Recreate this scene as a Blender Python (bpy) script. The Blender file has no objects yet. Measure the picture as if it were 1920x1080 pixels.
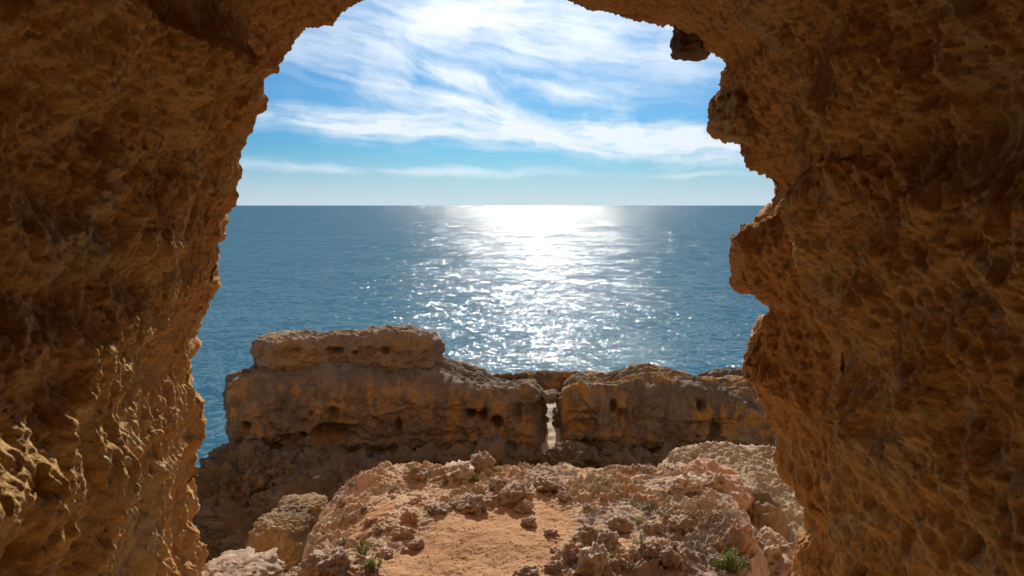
import bpy, math, random
import numpy as np

# ------------------------------------------------------------------ camera, sky, sun, exposure
sc = bpy.context.scene
C = sc.collection
R = math.radians
CAMZ = 12.0                       # eye height above the sea
FPX = 1371.0                      # focal length in pixels of a 1920-wide picture
PITCH = math.atan2(155.0, FPX)    # camera looks slightly down
SUN_EL, SUN_AZ = R(28.5), R(2.0)  # sun nearly straight ahead (azimuth to the right of +Y)

cam = bpy.data.cameras.new('camera')
cam.sensor_width = 36.0
cam.lens = 36.0 * FPX / 1920.0
cam.clip_start, cam.clip_end = 0.05, 200000.0
cam.dof.use_dof = True
cam.dof.focus_distance = 9.0
cam.dof.aperture_fstop = 5.0
camo = bpy.data.objects.new('camera', cam)
C.objects.link(camo)
camo.location = (0, 0, CAMZ)
camo.rotation_euler = (R(90) - PITCH, 0, 0)
sc.camera = camo

sc.view_settings.view_transform = 'Standard'
sc.view_settings.look = 'None'
sc.view_settings.exposure = 0.32
sc.view_settings.gamma = 1.0
sc.view_settings.use_curve_mapping = False
sc.cycles.max_bounces = 6
sc.cycles.use_adaptive_sampling = True
sc.cycles.adaptive_threshold = 0.02
sc.cycles.diffuse_bounces = 4
sc.cycles.glossy_bounces = 2
sc.cycles.caustics_reflective = False
sc.cycles.caustics_refractive = False

sun = bpy.data.lights.new('sun', 'SUN')
sun.energy = 5.0
sun.angle = R(0.53)
sun.color = (1.0, 0.93, 0.82)
suno = bpy.data.objects.new('sun', sun)
C.objects.link(suno)
from mathutils import Vector
_sd = Vector((math.sin(SUN_AZ) * math.cos(SUN_EL), math.cos(SUN_AZ) * math.cos(SUN_EL), math.sin(SUN_EL)))
suno.rotation_euler = _sd.to_track_quat('Z', 'Y').to_euler()


class NT:
    """tiny node-tree writer"""
    def __init__(s, tree):
        s.t = tree; s.n = tree.nodes; s.l = tree.links
    def new(s, typ, **kw):
        nd = s.n.new(typ)
        for k, v in kw.items():
            setattr(nd, k, v)
        return nd
    def put(s, sock, v):
        if hasattr(v, 'is_output'):
            s.l.new(v, sock)
        elif v is not None:
            if isinstance(v, (tuple, list)) and len(v) == 3 and sock.type == 'RGBA':
                v = (*v, 1)
            sock.default_value = v
    def math(s, op, a, b=None, c=None, clamp=False):
        nd = s.new('ShaderNodeMath', operation=op, use_clamp=clamp)
        s.put(nd.inputs[0], a)
        if b is not None: s.put(nd.inputs[1], b)
        if c is not None: s.put(nd.inputs[2], c)
        return nd.outputs[0]
    def vmath(s, op, a, b=None, out=0):
        nd = s.new('ShaderNodeVectorMath', operation=op)
        s.put(nd.inputs[0], a)
        if b is not None: s.put(nd.inputs[1], b)
        return nd.outputs[out]
    def mapping(s, vec, scale=(1, 1, 1), loc=(0, 0, 0), rot=(0, 0, 0)):
        nd = s.new('ShaderNodeMapping')
        s.put(nd.inputs[0], vec); nd.inputs[1].default_value = loc
        nd.inputs[2].default_value = rot; nd.inputs[3].default_value = scale
        return nd.outputs[0]
    def noise(s, vec, scale, detail=4, rough=0.55, dist=0.0, out=0, ntype='FBM', lac=2.0):
        nd = s.new('ShaderNodeTexNoise'); nd.noise_type = ntype
        s.put(nd.inputs['Vector'], vec)
        nd.inputs['Scale'].default_value = scale; nd.inputs['Detail'].default_value = detail
        nd.inputs['Roughness'].default_value = rough; nd.inputs['Distortion'].default_value = dist
        nd.inputs['Lacunarity'].default_value = lac
        return nd.outputs[out]
    def ramp(s, fac, stops, interp='LINEAR'):
        nd = s.new('ShaderNodeValToRGB'); cr = nd.color_ramp; cr.interpolation = interp
        s.put(nd.inputs[0], fac)
        while len(cr.elements) > 1: cr.elements.remove(cr.elements[-1])
        for i, (p, c) in enumerate(stops):
            if not isinstance(c, (tuple, list)): c = (c, c, c)
            e = cr.elements[0] if i == 0 else cr.elements.new(p)
            e.position = p; e.color = (*c, 1)
        return nd.outputs[0]
    def mix(s, fac, a, b, mode='MIX'):
        nd = s.new('ShaderNodeMix', data_type='RGBA', blend_type=mode)
        s.put(nd.inputs[0], fac); s.put(nd.inputs[6], a); s.put(nd.inputs[7], b)
        return nd.outputs[2]
    def range(s, v, a, b, c=0.0, d=1.0, smooth=True):
        nd = s.new('ShaderNodeMapRange'); nd.clamp = True
        nd.interpolation_type = 'SMOOTHSTEP' if smooth else 'LINEAR'
        s.put(nd.inputs[0], v)
        for i, q in enumerate((a, b, c, d)): nd.inputs[1 + i].default_value = q
        return nd.outputs[0]


world = bpy.data.worlds.new('World')
sc.world = world
world.use_nodes = True
world.cycles.sampling_method = 'MANUAL'
world.cycles.sample_map_resolution = 512
w = NT(world.node_tree)
w.n.clear()
wo = w.new('ShaderNodeOutputWorld')
bg = w.new('ShaderNodeBackground')
w.l.new(bg.outputs[0], wo.inputs[0])
sky = w.new('ShaderNodeTexSky', sky_type='NISHITA', sun_disc=False)
sky.sun_elevation = SUN_EL
sky.sun_rotation = SUN_AZ
sky.altitude = 0.0
sky.air_density = 1.0
sky.dust_density = 0.6
sky.ozone_density = 3.0
SKY_STR = 0.047
tc = w.new('ShaderNodeTexCoord')
dirv = tc.outputs['Generated']
sep = w.new('ShaderNodeSeparateXYZ'); w.l.new(dirv, sep.inputs[0])
dx, dy, dz = sep.outputs
elev = w.math('ARCSINE', dz)                                  # radians
# cirrus sheet: direction projected on a high plane, streaks drawn out along one wind direction
zz = w.math('MAXIMUM', w.math('ADD', dz, 0.035), 0.02)
cv = w.new('ShaderNodeCombineXYZ')
w.put(cv.inputs[0], w.math('DIVIDE', dx, zz)); w.put(cv.inputs[1], w.math('DIVIDE', dy, zz)); w.put(cv.inputs[2], 0.0)
plane = cv.outputs[0]
warp = w.vmath('SCALE', w.vmath('SUBTRACT', w.noise(plane, 0.35, 3, out=1), (0.5, 0.5, 0.5)))
warp.node.inputs[3].default_value = 2.2
pw = w.vmath('ADD', plane, warp)
puff = w.noise(w.mapping(pw, scale=(0.5, 0.5, 1), loc=(1.3, 7.7, 0)), 0.9, 6, 0.55)
azim = w.math('ARCTAN2', dx, dy)
ae = w.new('ShaderNodeCombineXYZ')
w.put(ae.inputs[0], w.math('MULTIPLY', azim, 57.2958)); w.put(ae.inputs[1], w.math('MULTIPLY', elev, 57.2958)); w.put(ae.inputs[2], 0.0)
sph = ae.outputs[0]                                            # azimuth, elevation in degrees
bend = w.vmath('SUBTRACT', w.noise(sph, 0.11, 5, 0.58, out=1), (0.5, 0.5, 0.5))
sphw = w.vmath('ADD', sph, w.mapping(bend, scale=(6.5, 2.2, 0)))


def fibre(rot, off):
    """threads of ice cloud drawn out along one direction"""
    v = w.new('ShaderNodeVectorRotate', rotation_type='Z_AXIS')
    w.put(v.inputs['Vector'], sphw); v.inputs['Angle'].default_value = R(-rot)
    return w.noise(w.mapping(v.outputs[0], scale=(0.13, 0.95, 1), loc=(off, off * 1.7, 0)), 1.0, 6, 0.60, 0.12)


FIB = {-2: fibre(-2, 3.0), -14: fibre(-14, 9.0), -30: fibre(-30, 5.0)}
soft = w.noise(sphw, 0.26, 6, 0.58)


def cloud(az, el, ln, wd, rot, amt, fib, lo=0.30, hi=0.60, up_soft=1.0):
    v = w.vmath('SUBTRACT', sphw, (az, el, 0.0))
    rt = w.new('ShaderNodeVectorRotate', rotation_type='Z_AXIS')
    w.put(rt.inputs['Vector'], v); rt.inputs['Angle'].default_value = R(-rot)
    q = w.mapping(rt.outputs[0], scale=(1 / ln, 1 / wd, 0))
    r_ = w.vmath('LENGTH', q, out=1)
    m_ = w.range(r_, 0.0, 1.35, 1.0, 0.0)
    tx = w.math('ADD', w.math('MULTIPLY', FIB[fib], 1.15), w.math('MULTIPLY', soft, 0.55))
    # threads eat into the fringe and thin the core
    return w.math('MULTIPLY', w.range(w.math('ADD', tx, w.math('MULTIPLY', m_, 0.45)), 0.82, 1.52), w.math('MULTIPLY', w.math('POWER', m_, 0.6), amt))


parts_ = [cloud(-2.0, 13.2, 34, 4.6, 3, 0.60, -14), cloud(-9.0, 5.9, 17, 1.5, -3.5, 1.35, -2), cloud(-0.5, 6.3, 12.5, 1.5, -14, 1.45, -14), cloud(12.0, 4.8, 15, 2.2, -7, 1.4, -2),
          cloud(-9.0, 11.0, 5.0, 2.6, 58, 0.55, -30), cloud(-4.0, 9.3, 7.0, 1.1, -24, 1.0, -30), cloud(4.5, 8.6, 7.5, 1.2, -8, 0.85, -14),
          cloud(-3.0, 13.8, 12, 2.2, 6, 0.95, -2), cloud(12.5, 10.4, 10, 3.4, 8, 0.60, -2), cloud(-15.0, 11.2, 9, 2.4, -6, 0.32, -14),
          cloud(4.0, 11.5, 9, 2.6, 2, 0.5, -14), cloud(-7.0, 2.65, 15, 0.55, -0.5, 0.75, -2), cloud(14.0, 2.2, 6, 0.35, -0.5, 0.5, -2), cloud(-17.0, 2.9, 6, 0.6, -1, 0.5, -2)]
dens = parts_[0]
for q_ in parts_[1:]:
    dens = w.math('SUBTRACT', w.math('ADD', dens, q_), w.math('MULTIPLY', dens, q_))
# the same kind of cirrus goes on over the rest of the sky
far = w.math('MAXIMUM', w.range(w.math('ABSOLUTE', azim), R(24), R(40)), w.range(elev, R(13), R(24)))
gen = w.math('ADD', w.math('MULTIPLY', puff, 0.5), w.math('MULTIPLY', soft, 0.5))
gen = w.math('MULTIPLY', w.math('MULTIPLY', w.range(gen, 0.40, 0.64), 0.75), w.math('MULTIPLY', far, w.range(elev, R(1.0), R(6.0))))
dens = w.math('MAXIMUM', dens, gen)
sdot = w.vmath('DOT_PRODUCT', dirv, tuple(_sd), out=1)
glow = w.math('POWER', w.math('MAXIMUM', sdot, 0.0), 16.0)
dens = w.math('ADD', dens, w.math('MULTIPLY', glow, 0.22))
dens = w.math('MINIMUM', dens, 0.97)
skyc = w.mix(1.0, sky.outputs[0], (0.23, 0.69, 1.16), 'MULTIPLY')
skyc = w.vmath('SCALE', skyc); skyc.node.inputs[3].default_value = SKY_STR
# air just above the horizon turns pale
pale = w.range(elev, R(-1.5), R(5.0), 1.0, 0.0)
skyc = w.mix(w.math('MULTIPLY', pale, 0.95), skyc, (0.53, 0.605, 0.69))
# veil around the sun
cloudc = w.mix(glow, (0.59, 0.67, 0.75), (1.08, 1.08, 1.08))
final = w.mix(dens, skyc, cloudc)
w.l.new(final, bg.inputs[0])
bg.inputs[1].default_value = 1.0

# ------------------------------------------------------------------ numeric helpers
_rng = np.random.RandomState(7)
_G = _rng.normal(size=(256, 3)); _G /= np.linalg.norm(_G, axis=1)[:, None]
_G = _G.astype(np.float32)
_J = _rng.rand(1024, 3).astype(np.float32)


def _hash(ix, iy, iz, seed):
    h = (ix * 73856093) ^ (iy * 19349663) ^ (iz * 83492791) ^ (seed * 2654435 + 12345)
    h = (h ^ (h >> 13)) * 1274126177
    return (h ^ (h >> 16)) & 0x7fffffff


def perlin(P, seed=0):
    P = P.astype(np.float32)
    F = np.floor(P); f = P - F; I = F.astype(np.int64)
    u = f * f * f * (f * (f * 6 - 15) + 10)
    out = np.zeros(len(P), np.float32)
    for cx in (0, 1):
        wx = u[:, 0] if cx else 1 - u[:, 0]
        for cy in (0, 1):
            wy = u[:, 1] if cy else 1 - u[:, 1]
            for cz in (0, 1):
                wz = u[:, 2] if cz else 1 - u[:, 2]
                g = _G[_hash(I[:, 0] + cx, I[:, 1] + cy, I[:, 2] + cz, seed) & 255]
                d = g[:, 0] * (f[:, 0] - cx) + g[:, 1] * (f[:, 1] - cy) + g[:, 2] * (f[:, 2] - cz)
                out += wx * wy * wz * d
    return out * 1.5


def fbm(P, octs=4, seed=0, gain=0.5):
    o = np.zeros(len(P), np.float32); a = 1.0; s = 1.0
    for i in range(octs):
        o += a * perlin(P * s + 17.3 * i, seed + i); a *= gain; s *= 2.03
    return o


def ridged(P, octs=3, seed=0, gain=0.5):
    o = np.zeros(len(P), np.float32); a = 1.0; s = 1.0
    for i in range(octs):
        o += a * (1 - 2 * np.abs(perlin(P * s + 9.1 * i, seed + i))); a *= gain; s *= 2.1
    return o


def worley(P, seed=0):
    P = P.astype(np.float32)
    I = np.floor(P).astype(np.int64); f = P - I
    f = f.astype(np.float32)
    F1 = np.full(len(P), 9.0, np.float32); F2 = F1.copy()
    for cx in (-1, 0, 1):
        for cy in (-1, 0, 1):
            for cz in (-1, 0, 1):
                j = _J[_hash(I[:, 0] + cx, I[:, 1] + cy, I[:, 2] + cz, seed) & 1023]
                d = (j[:, 0] + cx - f[:, 0]) ** 2 + (j[:, 1] + cy - f[:, 1]) ** 2 + (j[:, 2] + cz - f[:, 2]) ** 2
                F2 = np.minimum(F2, np.maximum(F1, d)); F1 = np.minimum(F1, d)
    return np.sqrt(F1), np.sqrt(F2)


def warp3(P, freq, amp, seed=50):
    return P + amp * np.stack([perlin(P * freq, seed), perlin(P * freq + 5.2, seed + 1), perlin(P * freq + 9.7, seed + 2)], 1)


def sst(x, a, b):
    t = np.clip((x - a) / (b - a), 0, 1)
    return t * t * (3 - 2 * t)


def W(px, py, y):
    """point at forward distance y seen at picture position px, py (1920 x 1080)"""
    px = np.asarray(px, float); py = np.asarray(py, float)
    r = (px - 960) / FPX; u = (540 - py) / FPX
    cp, sp = math.cos(PITCH), math.sin(PITCH)
    fy = cp + u * sp; fz = -sp + u * cp
    k = y / fy
    return np.stack([r * k, np.ones_like(r) * y, CAMZ + fz * k], -1)


def onz(px, py, z):
    """the point of the level z at picture position"""
    px = np.asarray(px, float); py = np.asarray(py, float)
    u = (540 - py) / FPX; cp, sp = math.cos(PITCH), math.sin(PITCH)
    k = (z - CAMZ) / (-sp + u * cp)
    return np.stack([(px - 960) / FPX * k, (cp + u * sp) * k, np.ones_like(px) * z], -1)


def mesh_from(name, V, F, mat=None, smooth=True, attrs=None):
    me = bpy.data.meshes.new(name)
    V = np.ascontiguousarray(V, np.float32); F = np.ascontiguousarray(F, np.int32)
    n = F.shape[1]
    me.vertices.add(len(V)); me.vertices.foreach_set('co', V.ravel())
    me.loops.add(F.size); me.loops.foreach_set('vertex_index', F.ravel())
    me.polygons.add(len(F))
    me.polygons.foreach_set('loop_start', np.arange(0, F.size, n, dtype=np.int32))
    me.polygons.foreach_set('use_smooth', np.full(len(F), smooth))
    for k, a in (attrs or {}).items():
        at = me.attributes.new(k, 'FLOAT', 'POINT'); at.data.foreach_set('value', np.ascontiguousarray(a, np.float32))
    me.update(calc_edges=True); me.validate()
    if mat: me.materials.append(mat)
    return me


def grid_faces(nu, nv, wrap=False, flip=False):
    iu = np.arange(nu if wrap else nu - 1); iv = np.arange(nv - 1)
    a, b = np.meshgrid(iu, iv, indexing='ij')
    a2 = (a + 1) % nu
    F = np.stack([a * nv + b, a2 * nv + b, a2 * nv + b + 1, a * nv + b + 1], -1).reshape(-1, 4)
    return F[:, ::-1] if flip else F


def grid_normals(G, wrap=False):
    if wrap:
        du = np.roll(G, -1, 0) - np.roll(G, 1, 0)
    else:
        du = np.gradient(G, axis=0)
    dv = np.gradient(G, axis=1)
    N = np.cross(du, dv)
    return N / (np.linalg.norm(N, axis=-1, keepdims=True) + 1e-9)


def link(name, me, parent=None, label=None, cat=None, group=None, kind=None, loc=None):
    o = bpy.data.objects.new(name, me)
    C.objects.link(o)
    if parent is not None: o.parent = parent
    if loc is not None: o.location = loc
    if label: o['label'] = label
    if cat: o['category'] = cat
    if group: o['group'] = group
    if kind: o['kind'] = kind
    return o


# ------------------------------------------------------------------ materials
def rock_mat(name, cols, patch=None, patch_scale=1.2, patch_lo=0.5, patch_hi=0.62, base_scale=2.5, bump=0.6, grain=60.0,
             bump_dist=0.01, streak=None, speck=None, spec=0.12, outer=None):
    m = bpy.data.materials.new(name); m.use_nodes = True
    t = NT(m.node_tree); bs = t.n['Principled BSDF']
    pos = t.new('ShaderNodeNewGeometry').outputs['Position']
    oi = t.new('ShaderNodeObjectInfo').outputs['Random']
    n1 = t.noise(pos, base_scale, 5, 0.62, 0.4)
    k = len(cols)
    col = t.ramp(n1, [(0.28 + 0.44 * i / max(k - 1, 1), c) for i, c in enumerate(cols)])
    if patch:
        n2 = t.noise(t.vmath('ADD', pos, (7.7, 3.1, 1.9)), patch_scale, 6, 0.6, 0.6)
        col = t.mix(t.range(n2, patch_lo, patch_hi), col, patch)
    if streak:
        scol, sfreq, lo, hi, z0, z1 = streak
        wob = t.vmath('SUBTRACT', t.noise(pos, 0.8, 3, 0.6, out=1), (0.5, 0.5, 0.5))
        sv = t.mapping(t.vmath('ADD', pos, wob), scale=(1, 1, 0.10))
        s1 = t.noise(sv, sfreq, 5, 0.6, 0.3)
        s2 = t.noise(t.vmath('ADD', pos, (1.1, 0, 4.0)), 0.35, 3, 0.5)
        sx = t.new('ShaderNodeSeparateXYZ'); t.l.new(pos, sx.inputs[0])
        zm = t.math('MULTIPLY', t.range(sx.outputs[2], z0, z0 + 1.2), t.range(sx.outputs[2], z1 - 0.5, z1, 1.0, 0.0))
        f = t.math('MULTIPLY', t.range(s1, lo, hi), t.range(s2, 0.38, 0.50))
        col = t.mix(t.math('MULTIPLY', f, zm), col, scol)
        s3 = t.noise(t.vmath('ADD', sv, (4.4, 2.2, 0)), 2.0, 5, 0.65, 0.3)
        col = t.mix(t.math('MULTIPLY', t.math('MULTIPLY', t.range(s3, 0.5, 0.64), 0.75), zm), col, (0.085, 0.06, 0.042))
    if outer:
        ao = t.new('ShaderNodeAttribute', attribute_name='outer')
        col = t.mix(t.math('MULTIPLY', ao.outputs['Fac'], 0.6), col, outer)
    n3 = t.noise(pos, grain, 5, 0.65)
    col = t.mix(1.0, col, t.ramp(n3, [(0.25, 0.72), (0.5, 1.0), (0.78, 1.22)]), 'MULTIPLY')
    if speck:
        n4 = t.noise(pos, speck[1], 3, 0.6)
        col = t.mix(t.range(n4, speck[2], speck[3]), col, speck[0])
    col = t.mix(t.math('MULTIPLY', oi, 0.22), col, (0.25, 0.17, 0.12))
    t.put(bs.inputs['Base Color'], col)
    bs.inputs['Roughness'].default_value = 0.93
    bs.inputs['Specular IOR Level'].default_value = spec
    n5 = t.noise(pos, grain * 0.55, 5, 0.68)
    bn = t.new('ShaderNodeBump'); bn.inputs['Strength'].default_value = bump; bn.inputs['Distance'].default_value = bump_dist
    t.put(bn.inputs['Height'], n5); t.put(bs.inputs['Normal'], bn.outputs[0])
    return m


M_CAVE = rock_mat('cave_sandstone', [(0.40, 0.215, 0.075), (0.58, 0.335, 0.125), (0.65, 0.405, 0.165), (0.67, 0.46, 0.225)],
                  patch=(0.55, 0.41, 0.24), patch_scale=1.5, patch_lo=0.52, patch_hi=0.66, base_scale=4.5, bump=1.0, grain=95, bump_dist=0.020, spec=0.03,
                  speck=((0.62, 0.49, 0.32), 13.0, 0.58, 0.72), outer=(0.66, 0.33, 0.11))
M_DARKROCK = rock_mat('dark_rock', [(0.12, 0.085, 0.06), (0.19, 0.13, 0.09)], grain=30)
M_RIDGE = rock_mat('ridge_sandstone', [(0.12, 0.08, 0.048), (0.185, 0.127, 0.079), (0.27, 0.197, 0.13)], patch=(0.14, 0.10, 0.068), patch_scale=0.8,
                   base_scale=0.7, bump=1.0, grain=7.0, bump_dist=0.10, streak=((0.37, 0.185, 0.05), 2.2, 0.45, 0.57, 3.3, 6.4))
M_CAP = rock_mat('cap_sandstone', [(0.165, 0.11, 0.064), (0.235, 0.162, 0.10), (0.29, 0.21, 0.135)], patch=(0.33, 0.19, 0.075), patch_scale=0.7,
                 base_scale=0.9, bump=1.0, grain=8.0, bump_dist=0.09)
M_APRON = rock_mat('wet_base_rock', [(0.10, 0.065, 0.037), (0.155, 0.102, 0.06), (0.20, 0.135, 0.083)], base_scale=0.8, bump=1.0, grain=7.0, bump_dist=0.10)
M_PALE = rock_mat('pale_slab_rock', [(0.29, 0.195, 0.115), (0.40, 0.285, 0.175), (0.45, 0.34, 0.22)], patch=(0.33, 0.255, 0.165), patch_scale=0.9,
                  base_scale=1.6, bump=1.0, grain=11.0, bump_dist=0.06)
M_YELLOW = rock_mat('ochre_boulder', [(0.19, 0.115, 0.045), (0.26, 0.165, 0.07), (0.30, 0.20, 0.095)], patch=(0.13, 0.09, 0.055), patch_scale=0.8,
                    base_scale=1.4, bump=0.7, grain=12.0, bump_dist=0.04)
M_STAIR = rock_mat('pale_steps', [(0.62, 0.50, 0.36), (0.74, 0.62, 0.47)], base_scale=2.0, bump=0.4, grain=9, bump_dist=0.03)
STONE_COLS = dict(
    grey=rock_mat('stone_grey', [(0.28, 0.18, 0.115), (0.39, 0.265, 0.18), (0.48, 0.36, 0.27)], patch=(0.24, 0.175, 0.13), patch_scale=7, base_scale=9, grain=70),
    pink=rock_mat('stone_pink', [(0.36, 0.18, 0.11), (0.48, 0.27, 0.175), (0.52, 0.36, 0.27)], patch=(0.30, 0.24, 0.20), patch_scale=6, base_scale=8, grain=70),
    pale=rock_mat('stone_pale', [(0.44, 0.31, 0.21), (0.56, 0.43, 0.32), (0.60, 0.50, 0.40)], patch=(0.40, 0.24, 0.13), patch_scale=6, base_scale=8, grain=70),
)


def ledge_material():
    m = bpy.data.materials.new('ledge_rock_and_sand'); m.use_nodes = True
    t = NT(m.node_tree); bs = t.n['Principled BSDF']
    pos = t.new('ShaderNodeNewGeometry').outputs['Position']
    at = t.new('ShaderNodeAttribute', attribute_name='sand'); sand = at.outputs['Fac']
    ag = t.new('ShaderNodeAttribute', attribute_name='grey'); grey = ag.outputs['Fac']
    n1 = t.noise(pos, 3.2, 8, 0.65, 0.5)
    rock = t.ramp(n1, [(0.28, (0.34, 0.185, 0.09)), (0.45, (0.44, 0.265, 0.145)), (0.58, (0.49, 0.33, 0.205)), (0.72, (0.55, 0.43, 0.31))])
    n2 = t.noise(t.vmath('ADD', pos, (3, 8, 2)), 6.5, 8, 0.68, 0.6)
    rock = t.mix(t.math('MULTIPLY', t.range(n2, 0.52, 0.68), 0.6), rock, (0.27, 0.205, 0.165))
    gcol = t.ramp(t.noise(pos, 14, 7, 0.7), [(0.3, (0.17, 0.125, 0.095)), (0.5, (0.29, 0.215, 0.165)), (0.7, (0.43, 0.335, 0.27))])
    rock = t.mix(t.math('MULTIPLY', grey, t.range(t.noise(pos, 5.0, 5, 0.6), 0.38, 0.56)), rock, gcol)
    s1 = t.noise(pos, 2.0, 6, 0.6)
    sc_ = t.ramp(s1, [(0.3, (0.37, 0.18, 0.075)), (0.5, (0.46, 0.24, 0.108)), (0.72, (0.51, 0.29, 0.145))])
    grains = t.noise(pos, 55, 4, 0.75)
    sc_ = t.mix(1.0, sc_, t.ramp(grains, [(0.28, 0.62), (0.45, 0.95), (0.6, 1.0), (0.75, 1.3)]), 'MULTIPLY')
    sm = t.math('ADD', sand, t.math('MULTIPLY', t.math('SUBTRACT', t.noise(pos, 9, 6, 0.65), 0.5), 0.9))
    col = t.mix(t.range(sm, 0.42, 0.62), rock, sc_)
    col = t.mix(1.0, col, t.ramp(t.noise(pos, 75, 5, 0.65), [(0.25, 0.72), (0.5, 1.0), (0.78, 1.2)]), 'MULTIPLY')
    ay = t.new('ShaderNodeAttribute', attribute_name='dry')       # unseen mouth floor, made pale to bounce light onto the cave walls
    col = t.mix(ay.outputs['Fac'], col, (0.66, 0.44, 0.24))
    ad = t.new('ShaderNodeAttribute', attribute_name='bounce_cut')      # unseen inner floor, darkened to cut bounce light on the near walls
    col = t.mix(ad.outputs['Fac'], col, (0.24, 0.135, 0.065))
    t.put(bs.inputs['Base Color'], col)
    bs.inputs['Roughness'].default_value = 0.95
    bs.inputs['Specular IOR Level'].default_value = 0.2
    bn = t.new('ShaderNodeBump'); bn.inputs['Strength'].default_value = 0.8; bn.inputs['Distance'].default_value = 0.012
    t.put(bn.inputs['Height'], t.noise(pos, 38, 8, 0.7)); t.put(bs.inputs['Normal'], bn.outputs[0])
    return m


def sea_material():
    m = bpy.data.materials.new('sea_water'); m.use_nodes = True
    t = NT(m.node_tree); bs = t.n['Principled BSDF']
    pos = t.new('ShaderNodeNewGeometry').outputs['Position']
    acc = None
    sy_ = t.new('ShaderNodeSeparateXYZ'); t.l.new(pos, sy_.inputs[0])
    off_ = t.math('LOGARITHM', t.math('MAXIMUM', sy_.outputs[1], 5.0), 10.0)      # how far off shore: chop inshore, longer waves outside
    for i, (sx, sy, amp, det, w0, a0, w1, a1) in enumerate([(4.2, 5.8, 0.80, 1, 1.75, 1.0, 2.4, 0.45), (1.2, 1.8, 0.78, 2, 2.1, 1.0, 2.8, 0.5), (0.30, 0.5, 0.62, 2, 1.7, 0.5, 2.3, 1.0),
                                                          (0.09, 0.16, 0.62, 2, 2.0, 0.15, 2.8, 1.0), (0.022, 0.03, 0.55, 3, 2.6, 0.1, 3.4, 1.0)]):
        v = t.mapping(pos, scale=(sx, sy, 1), loc=(3.3 * i, 1.7 * i, 0), rot=(0, 0, R([6, -9, 12, -4, 3][i])))
        n = t.noise(v, 1.0, det, 0.55, out=1)
        q = t.vmath('SUBTRACT', n, (0.5, 0.5, 0.5))
        q = t.vmath('MULTIPLY', q, (amp * 1.6, amp * 1.9, 0))
        q = t.vmath('SCALE', q); t.l.new(t.range(off_, w0, w1, a0, a1), q.node.inputs[3])
        acc = q if acc is None else t.vmath('ADD', acc, q)
    # gusts: patches of rougher and calmer water
    gust = t.noise(t.mapping(pos, scale=(0.008, 0.03, 1)), 1.0, 4, 0.6)
    chop = t.noise(t.mapping(pos, scale=(0.11, 0.2, 1)), 1.0, 3, 0.65)     # steeper and flatter patches of chop
    g = t.math('MULTIPLY', t.range(gust, 0.3, 0.7, 0.85, 1.15), t.range(chop, 0.32, 0.70, 0.62, 1.5, smooth=False))
    sc2 = t.vmath('SCALE', acc); t.l.new(g, sc2.node.inputs[3])
    nv = t.vmath('NORMALIZE', t.vmath('ADD', sc2, (0, 0, 1)))
    shallow = t.noise(t.mapping(pos, scale=(0.02, 0.05, 1)), 1.0, 4, 0.6)
    # light coming back up out of the water, and the mirror of sky and sun; wave slopes hide each other, so the mirror stays below a flat sea's
    df = t.new('ShaderNodeBsdfDiffuse'); t.put(df.inputs[0], t.ramp(shallow, [(0.3, (0.026, 0.100, 0.155)), (0.7, (0.036, 0.128, 0.190))]))
    gl = t.new('ShaderNodeBsdfGlossy'); t.put(gl.inputs['Roughness'], t.range(off_, 1.9, 2.9, 0.065, 0.12)); t.put(gl.inputs['Normal'], nv)
    fr = t.new('ShaderNodeFresnel'); fr.inputs['IOR'].default_value = 1.333; t.put(fr.inputs['Normal'], nv)
    mx = t.new('ShaderNodeMixShader')
    t.put(mx.inputs[0], t.math('MINIMUM', t.math('MULTIPLY', fr.outputs[0], 0.42), 0.40))
    t.l.new(df.outputs[0], mx.inputs[1]); t.l.new(gl.outputs[0], mx.inputs[2])
    t.l.new(mx.outputs[0], t.n['Material Output'].inputs[0])
    t.n.remove(bs)
    return m


# ------------------------------------------------------------------ the sea
ys = np.concatenate([np.linspace(8, 120, 40), np.geomspace(125, 60000, 40)])
us = np.linspace(-1, 1, 41)
G = np.zeros((len(us), len(ys), 3))
for j, y in enumerate(ys):
    G[:, j, 0] = us * (60 + 1.6 * y); G[:, j, 1] = y
link('sea', mesh_from('sea', G.reshape(-1, 3), grid_faces(len(us), len(ys)), sea_material()), kind='structure',
     label='blue open sea glittering under the sun', cat='sea')

# ------------------------------------------------------------------ the sea cave we look out of
SIL = [(384, 1400), (384, 1080), (385, 1055), (368, 1010), (360, 980), (364, 940), (367, 900), (367, 870), (370, 840), (377, 830), (372, 812),
       (377, 790), (385, 760), (378, 715), (372, 675), (378, 640), (385, 605), (398, 570), (412, 540), (417, 467), (425, 445), (425, 405),
       (437, 380), (439, 340), (442, 310), (452, 270), (472, 240), (487, 205), (492, 175), (500, 150), (525, 140), (537, 100), (562, 58),
       (590, 54), (608, 45), (625, 45), (642, 24), (690, 11), (722, 0), (770, -22), (850, -45), (930, -45), (1000, -18), (1032, 0), (1051, 8),
       (1083, 21), (1099, 28), (1173, 45), (1221, 49), (1256, 45), (1300, 62), (1322, 98), (1341, 98), (1359, 128), (1357, 159), (1365, 178),
       (1378, 258), (1383, 287), (1396, 313), (1423, 337), (1444, 356), (1450, 365), (1435, 400), (1407, 425), (1380, 450), (1370, 470),
       (1372, 500), (1377, 530), (1382, 542), (1400, 560), (1435, 577), (1427, 602), (1405, 632), (1382, 680), (1387, 710), (1412, 740),
       (1430, 790), (1450, 825), (1450, 865), (1465, 905), (1495, 930), (1520, 965), (1517, 1005), (1500, 1035), (1492, 1060), (1491, 1080), (1491, 1400)]
D_OUT, D_IN = 4.6, 3.95
AX, AZ = -0.10, CAMZ - 0.32


def polar(pts, d):
    w_ = W([p[0] for p in pts], [p[1] for p in pts], d)
    x = w_[:, 0] - AX; z = w_[:, 2] - AZ
    return x, z


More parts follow.
